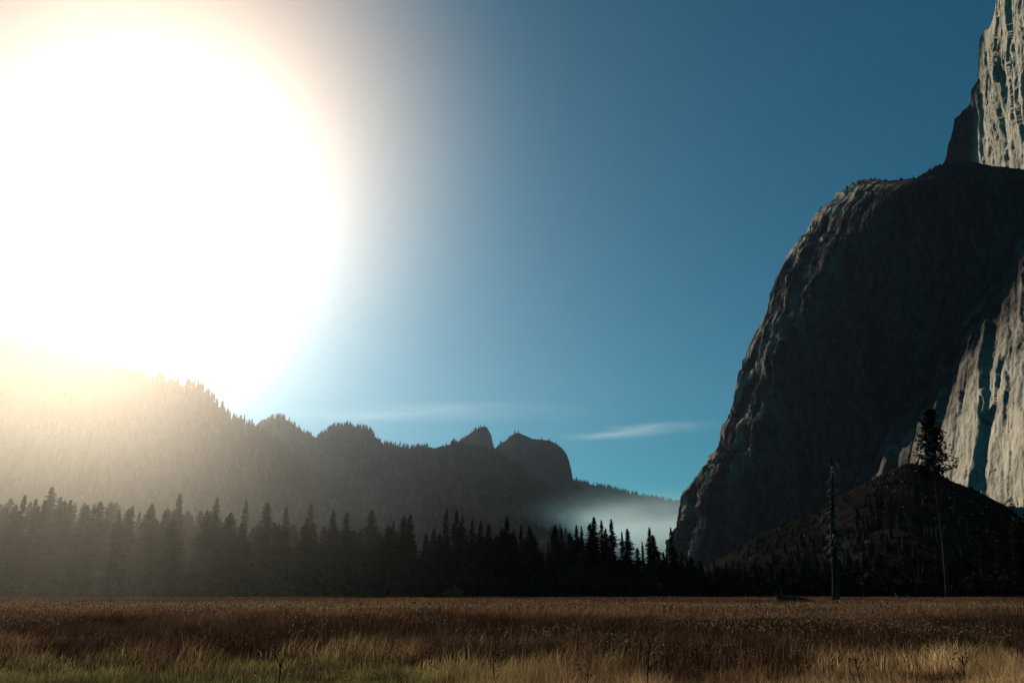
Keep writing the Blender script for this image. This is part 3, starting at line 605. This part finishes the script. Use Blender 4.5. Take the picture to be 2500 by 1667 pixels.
# tangle of fallen dark branches right of the snag
yl = gdist(1479); tg = bpy.data.objects.new('fallen_branches', None); C.objects.link(tg); tg.location = at(2075, yl, 0)
tag(tg, 'tangle of dark arching dead branches on the grass right of the snag', 'fallen branches')
s = np.linspace(0, 1, 12); P = np.stack([10.5*s, 0.5*s, 0.35+0.1*np.sin(s*7)], -1); V, F = tube(P, 0.2*(1-0.7*s), 7, rs, 0.2)
obj('trunk', MB().add(V, F).build('trunk', BARK, True), tg)
for k in range(18):
    t = rs.uniform(0.0, 1); b = np.array([10.5*t, 0.5*t, 0.35]); a = rs.uniform(0, 6.28)
    obj('branch', dead_branch(b, np.array([math.cos(a), math.sin(a)*0.6, rs.uniform(0.6, 1.6)]), rs.uniform(0.8, 2.3), 0.045, rs, rs.uniform(0.3, 0.9), 3).build('branch', BARK), tg)
def stick(pts, y, r, label, m=DEADWOOD, name='dead_branch', cat='branch', z=0.0, wob=0.0):
    P = np.array([point(px, py, y) for px, py in pts]); s = np.linspace(0, 1, len(P)); q = np.linspace(0, 1, 14)
    P = np.stack([np.interp(q, s, P[:, k]) for k in range(3)], -1); P[:, 2] = np.maximum(P[:, 2], 0.05); o_ = P[-1].copy(); o_[2] = 0
    P = P-o_; P[:, 1] += 0.3*(q[::-1]) ; P += rs.normal(0, wob, P.shape); P[-1, 2] = -0.05
    v, f = tube(P, r*(0.35+0.65*q), 6, rs, 0.15); o = obj(name, MB().add(v, f).build(name, m, True), None, tuple(o_)); return tag(o, label, cat, 'bleached branches in the grass' if cat == 'branch' else None)
stick([(2218, 1453), (2226, 1462), (2230, 1472), (2232, 1482)], gdist(1486), 0.17, 'thick bleached curved branch, palest of those right of the dead snag')
stick([(2188, 1447), (2192, 1458), (2199, 1470), (2206, 1481)], gdist(1486), 0.10, 'thin bleached slanting branch just left of the palest curved one')
stick([(2248, 1466), (2251, 1474), (2252, 1482)], gdist(1486), 0.12, 'short bleached stub right of the palest curved branch')
stick([(2262, 1473), (2264, 1479), (2266, 1484)], gdist(1488), 0.10, 'smallest bleached stub, rightmost of the pale branches by the snag')
stick([(1874, 1459), (1868, 1461), (1860, 1465)], gdist(1470), 0.18, 'pale stub lying in grass left of the dark fallen log')
# single weeds that stand up out of the near grass
def weed(px, top, y, label, m, r=0.006, nb=7, lean=0.0):
    T = point(px, top, y); H = max(0.5, T[2]); o_ = np.array([T[0]-lean*H, y, 0]); q = np.linspace(0, 1, 10)
    root = bpy.data.objects.new('weed_stalk', None); C.objects.link(root); root.location = tuple(o_); tag(root, label, 'weed', 'single stalks in the near grass')
    P = np.stack([lean*H*q+0.02*np.sin(q*8), 0.02*np.cos(q*6), H*q], -1); v, f = tube(P, r*(1.3-q), 5); obj('stem', MB().add(v, f).build('stem', m), root)
    for k in range(nb):
        t = rs.uniform(0.45, 0.97); b = np.array([np.interp(t, q, P[:, 0]), 0, t*H]); a = rs.uniform(0, 6.28)
        mb = dead_branch(b, np.array([math.cos(a), math.sin(a), 1.2]), rs.uniform(0.08, 0.26), r*0.6, rs, 0.0, 3)
        u, w_ = rock_shape(rs); mb.add(u*0.018+mb.V[0][-1], w_)
        obj('twig', mb.build('twig', m), root)
weed(1582, 1560, 11.5, 'tall dark branching weed stalk reaching the bottom border, right of centre', TWIGS, 0.010, 9, 0.03)
weed(2080, 1545, 15.0, 'dark branching weed left of the pale stalk in the right meadow', TWIGS, 0.010, 9, -0.05)
weed(2090, 1546, 16.5, 'slim pale stalk standing right behind the dark branching weed', DEADWOOD, 0.008, 2, 0.01)
weed(2345, 1588, 12.5, 'dark branching weed farthest right in the near grass', TWIGS, 0.010, 8, -0.04)
weed(1440, 1572, 13.0, 'short dark weed in the golden grass left of the tall stalk', TWIGS, 0.008, 7, 0.06)
weed(1208, 1556, 16.0, 'thick dark weed stalk behind the straw tussock near centre', TWIGS, 0.012, 5, 0.0)
weed(560, 1592, 14.5, 'pale leaning straw above the green patch', DEADWOOD, 0.007, 0, 0.55)
weed(636, 1594, 14.5, 'pale short upright straw right of the leaning one', DEADWOOD, 0.006, 1, 0.06)
weed(682, 1604, 12.5, 'dark bent weed at the right end of the green patch', TWIGS, 0.016, 4, -0.12)

# ------------------------------------------------------------------ meadow grass
PAL = dict(straw=(0.46, 0.29, 0.13), tan=(0.165, 0.084, 0.044), brown=(0.075, 0.040, 0.024), dark=(0.030, 0.019, 0.013), green=(0.075, 0.115, 0.026), rust=(0.13, 0.062, 0.033))
PAL = {k: np.array(v) for k, v in PAL.items()}
def meadow(name, y0, y1, per, wid, label, seg=2, amax=0.92):
    n = int(amax*(y1*y1-y0*y0)*per); y = np.sqrt(rng.uniform(y0*y0, y1*y1, n)); x = rng.uniform(-amax, amax, n)*y
    yw_ = y*(1+0.30*fbm(x/y*3.2, np.log(y)*2.2, 0.3, 4, 0.6)); a = x/y
    px = CX+F_PX*1.04*a
    patch = fbm(x/3.2, y/3.5, 5.0, 4, 0.6); patch2 = fbm(x/15, y/22, 8.0, 3)
    sm = lambda lo, hi, v: np.clip((v-lo)/(hi-lo), 0, 1)
    green = sm(0.05, -0.12, a+0.06*patch)*sm(23, 17, yw_)*sm(-0.5, 0.15, patch+0.15)
    gold = sm(24, 18, yw_+4*patch2)*(1-green)
    darkz = sm(19, 25, yw_)*sm(52, 42, yw_)
    bandt = sm(44, 52, yw_)*sm(92, 74, yw_)
    farz = sm(78, 95, yw_)
    c = np.zeros((n, 3)); h = np.zeros(n); r = rng.uniform(0, 1, n)
    mix = lambda A_, B_, t: A_*(1-t)[:, None]+B_*t[:, None]
    c_gold = mix(mix(PAL['brown'], PAL['tan'], sm(-0.5, 0.1, patch)), PAL['straw'], sm(-0.1, 0.55, patch+0.35*(r-0.5)+0.45*np.exp(-((a+0.045)/0.07)**2)+0.3*sm(0.3, 0.5, a)))
    c_green = mix(PAL['green'], PAL['straw']*0.8, sm(0.66, 0.95, r+0.35*sm(14, 9, y)))
    c_dark = mix(PAL['dark'], PAL['brown'], sm(0.2, 1.0, r+0.5*patch)); c_dark = mix(c_dark, PAL['rust'], (r > 0.93)*1.0)
    c_band = mix(PAL['brown'], PAL['tan']*1.15, sm(0.0, 0.9, r+0.7*patch2+0.2*patch)); c_far = mix(PAL['brown'], PAL['tan']*0.95, sm(0.0, 1.0, 0.6*r+1.4*fbm(x/40, y/16, 2.0, 4)+0.0))
    tot = gold+green+darkz+bandt+farz+1e-6
    c = (c_gold*gold[:, None]+c_green*green[:, None]+c_dark*darkz[:, None]+c_band*bandt[:, None]+c_far*farz[:, None])/tot[:, None]
    h = (gold*(0.35+0.5*sm(-0.3, 0.6, patch))+green*0.26+darkz*(0.8+0.25*patch)+bandt*0.85+farz*0.75)/tot
    h = h*rng.uniform(0.35, 1.2, n)*(0.9+0.25*patch2)*(1+0.45*perlin(x/1.1, y/1.3, 3.0)+(0.25*perlin(x/9, y/9, 5.0))); c = c*rng.uniform(0.45, 1.55, (n, 1))*np.clip(1+0.7*perlin(x/0.8, y/1.4, 7.0), 0.4, 1.7)[:, None]*np.clip(1+0.5*perlin(x/5, y/12, 9.0), 0.5, 1.5)[:, None]
    z = ground_z(x, y)-0.03; az = rng.uniform(0, 6.28, n); fx, fy = np.cos(az), np.sin(az)
    w_ = wid*rng.uniform(0.6, 1.4, n)*(0.5+0.5*y/y1)
    bl = rng.uniform(0.05, 0.75, n)*h*(0.7+0.6*rng.uniform(size=n)); ba = rng.normal(0, 1.3, n)+2.6*perlin(x/1.7, y/2.1, 12.0)+1.8*perlin(x/6, y/7, 14.0); bx, by = np.cos(ba)*bl, np.sin(ba)*bl
    B = np.stack([x, y, z], -1); W = np.stack([fx*w_, fy*w_, 0*w_], -1)*0.5
    M = B+np.stack([bx*0.28, by*0.28, h*0.58], -1); T = B+np.stack([bx, by, h*(1-0.25*(bl/h)**2)], -1)
    if seg == 2:
        V = np.stack([B-W, B+W, M-W*0.8, M+W*0.8, T], 1).reshape(-1, 3); k = np.arange(n)[:, None]*5
        F = np.concatenate([k+[0, 1, 3], k+[0, 3, 2], k+[2, 3, 4]]); col = np.repeat(c, 5, 0)
    else:
        V = np.stack([B-W, B+W, T+W*0.25, T-W*0.25], 1).reshape(-1, 3); k = np.arange(n)[:, None]*4
        F = np.concatenate([k+[0, 1, 2], k+[0, 2, 3]]); col = np.repeat(c, 4, 0)
    tag(obj(name, mesh_np(name, V, F, GRASS, col)), label, 'grass', kind='stuff')
meadow('grass', 5.0, 20, 620, 0.009, 'golden and green tall grass in the foreground', 2)
meadow('grass', 20, 56, 120, 0.028, 'dark brown weeds across the middle of the meadow', 2)
meadow('grass', 56, 245, 7.5, 0.13, 'tan winter grass reaching the far treeline', 1)
def seedheads(name, y0, y1, per, size, hh, dens, label):
    n = int(0.8*(y1*y1-y0*y0)*per); y = np.sqrt(rng.uniform(y0*y0, y1*y1, n)); x = rng.uniform(-0.8, 0.8, n)*y
    keep = dens(x, y) > rng.uniform(0, 1, n); x = x[keep]; y = y[keep]; n = len(x); z = ground_z(x, y)+hh*rng.uniform(0.8, 1.15, n)
    Cn = np.stack([x, y, z], -1); V = []; 
    for k in range(4):
        c2 = Cn+rng.normal(0, size*0.7, (n, 3)); V.append(np.stack([c2+rng.normal(0, size*0.6, (n, 3)) for _ in range(3)], 1))
    V = np.concatenate(V); col = np.repeat(np.array([[0.36, 0.27, 0.17]])*rng.uniform(0.4, 1.2, (len(V), 1)), 3, 0)
    tag(obj(name, mesh_np(name, V.reshape(-1, 3), np.arange(len(V)*3).reshape(-1, 3), GRASS, col)), label, 'seed heads', kind='stuff')
cl = lambda v: np.clip(v, 0, 1)
seedheads('seed_heads', 20, 58, 12, 0.022, 0.92, lambda x, y: cl(0.10+1.3*fbm(x/6, y/9, 3.3, 3)+0.9*np.exp(-((x/y-0.33)/0.16)**2-((y-36)/11)**2)-0.25), 'pale dry seed heads over the dark weeds')
seedheads('seed_heads', 8, 22, 26, 0.010, 0.80, lambda x, y: cl(0.35+1.0*fbm(x/2.5, y/3, 1.3, 3)), 'small pale seed heads scattered in the near golden grass')
seedheads('seed_heads', 56, 150, 3.0, 0.045, 0.88, lambda x, y: cl(0.9*np.exp(-((y-74)/16)**2)+0.8*fbm(x/18, y/14, 6.3, 3)), 'band of dry seed heads in the middle distance')

# ------------------------------------------------------------------ mist bank, high cloud and haze
def box_mesh(name, x0, x1, y0, y1, z0, z1, m):
    V = [(x, y, z) for z in (z0, z1) for y in (y0, y1) for x in (x0, x1)]
    F = [(0, 2, 3, 1), (4, 5, 7, 6), (0, 1, 5, 4), (2, 6, 7, 3), (0, 4, 6, 2), (1, 3, 7, 5)]
    return mesh_np(name, V, F, m)
def fog(name, dens, aniso, center, radii, color=(1, 1, 1), noise=None, power=1.0, shape='gauss'):
    """soft-edged bank of mist: density falls off from its middle in every direction"""
    m, n, out = mat(name+'_air'); L = n.links
    pv = n.nodes.new('ShaderNodeVolumePrincipled'); pv.inputs['Color'].default_value = (*color, 1); pv.inputs['Anisotropy'].default_value = aniso
    tc = n.nodes.new('ShaderNodeTexCoord'); ln = n.nodes.new('ShaderNodeVectorMath'); ln.operation = 'LENGTH'
    mp = n.nodes.new('ShaderNodeMapping'); mp.inputs['Scale'].default_value = tuple(1/r for r in radii); L.new(tc.outputs['Object'], mp.inputs[0])
    v = mp.outputs[0]; L.new(v, ln.inputs[0])
    mr = n.nodes.new('ShaderNodeMapRange'); mr.interpolation_type = 'SMOOTHERSTEP'; mr.inputs[1].default_value = 1.0; mr.inputs[2].default_value = 0.0
    L.new(ln.outputs['Value'], mr.inputs[0])
    f = n.nodes.new('ShaderNodeMath'); f.operation = 'POWER'; f.inputs[1].default_value = power; L.new(mr.outputs[0], f.inputs[0]); last = f.outputs[0]
    if noise:
        sc_, lo, hi, st = noise
        t = noise_node(n, sc_, 3, 0.6, st); r2 = n.nodes.new('ShaderNodeMapRange'); r2.inputs[1].default_value = lo; r2.inputs[2].default_value = hi
        L.new(t.outputs[0], r2.inputs[0]); mm = n.nodes.new('ShaderNodeMath'); mm.operation = 'MULTIPLY'; L.new(last, mm.inputs[0]); L.new(r2.outputs[0], mm.inputs[1]); last = mm.outputs[0]
    d = n.nodes.new('ShaderNodeMath'); d.operation = 'MULTIPLY'; d.inputs[1].default_value = dens; L.new(last, d.inputs[0]); L.new(d.outputs[0], pv.inputs['Density'])
    L.new(pv.outputs[0], out.inputs['Volume'])
    rx, ry, rz = radii
    o = obj(name, box_mesh(name, -rx, rx, -ry, ry, max(-rz, -center[2]+0.5), rz, m), loc=center); tag(o, kind='stuff'); return o
# haze banks added for sun glare, mist on the valley floor, thin high cloud
fog('glare_haze', 3.4e-4, 0.74, (-600, 1080, 740), (750, 620, 700), color=(1, 0.68, 0.45), power=0.9)
fog('glare_haze', 4.3e-4, 0.78, (-770, 950, 260), (550, 560, 420), color=(1, 0.87, 0.72), power=0.9)
fog('ground_haze', 9e-4, 0.84, (-175, 175, 5), (195, 270, 150), color=(1, 0.93, 0.80))
fog('mist', 1.0e-2, 0.6, (400, 2150, 60), (420, 540, 205), color=(0.72, 0.94, 1.0), noise=(0.004, 0.25, 0.6, (1, 1, 2.6)), power=0.8)
fog('cloud', 1.6e-4, 0.7, (-1300, 13500, 2960), (4200, 900, 220), noise=(0.0012, 0.4, 0.65, (0.35, 1, 4)))
fog('mist', 0.5e-2, 0.6, (340, 1960, 10), (560, 270, 290), color=(0.45, 0.85, 1.0), noise=(0.004, 0.25, 0.6, (1, 1, 2.5)))
fog('cloud', 7.5e-4, 0.6, (2080, 13000, 2530), (1750, 600, 135), noise=(0.0016, 0.42, 0.6, (0.6, 1, 4))).rotation_euler = (0, -0.075, 0)
m, n, out = mat('valley_haze'); pv = n.nodes.new('ShaderNodeVolumePrincipled')
pv.inputs['Color'].default_value = (0.74, 0.85, 1.0, 1); pv.inputs['Density'].default_value = 1.9e-5; pv.inputs['Anisotropy'].default_value = 0.85
n.links.new(pv.outputs[0], out.inputs['Volume'])
tag(obj('haze', box_mesh('haze', -7300, 7300, -1700, 9300, -8, 2300, m)), kind='stuff')
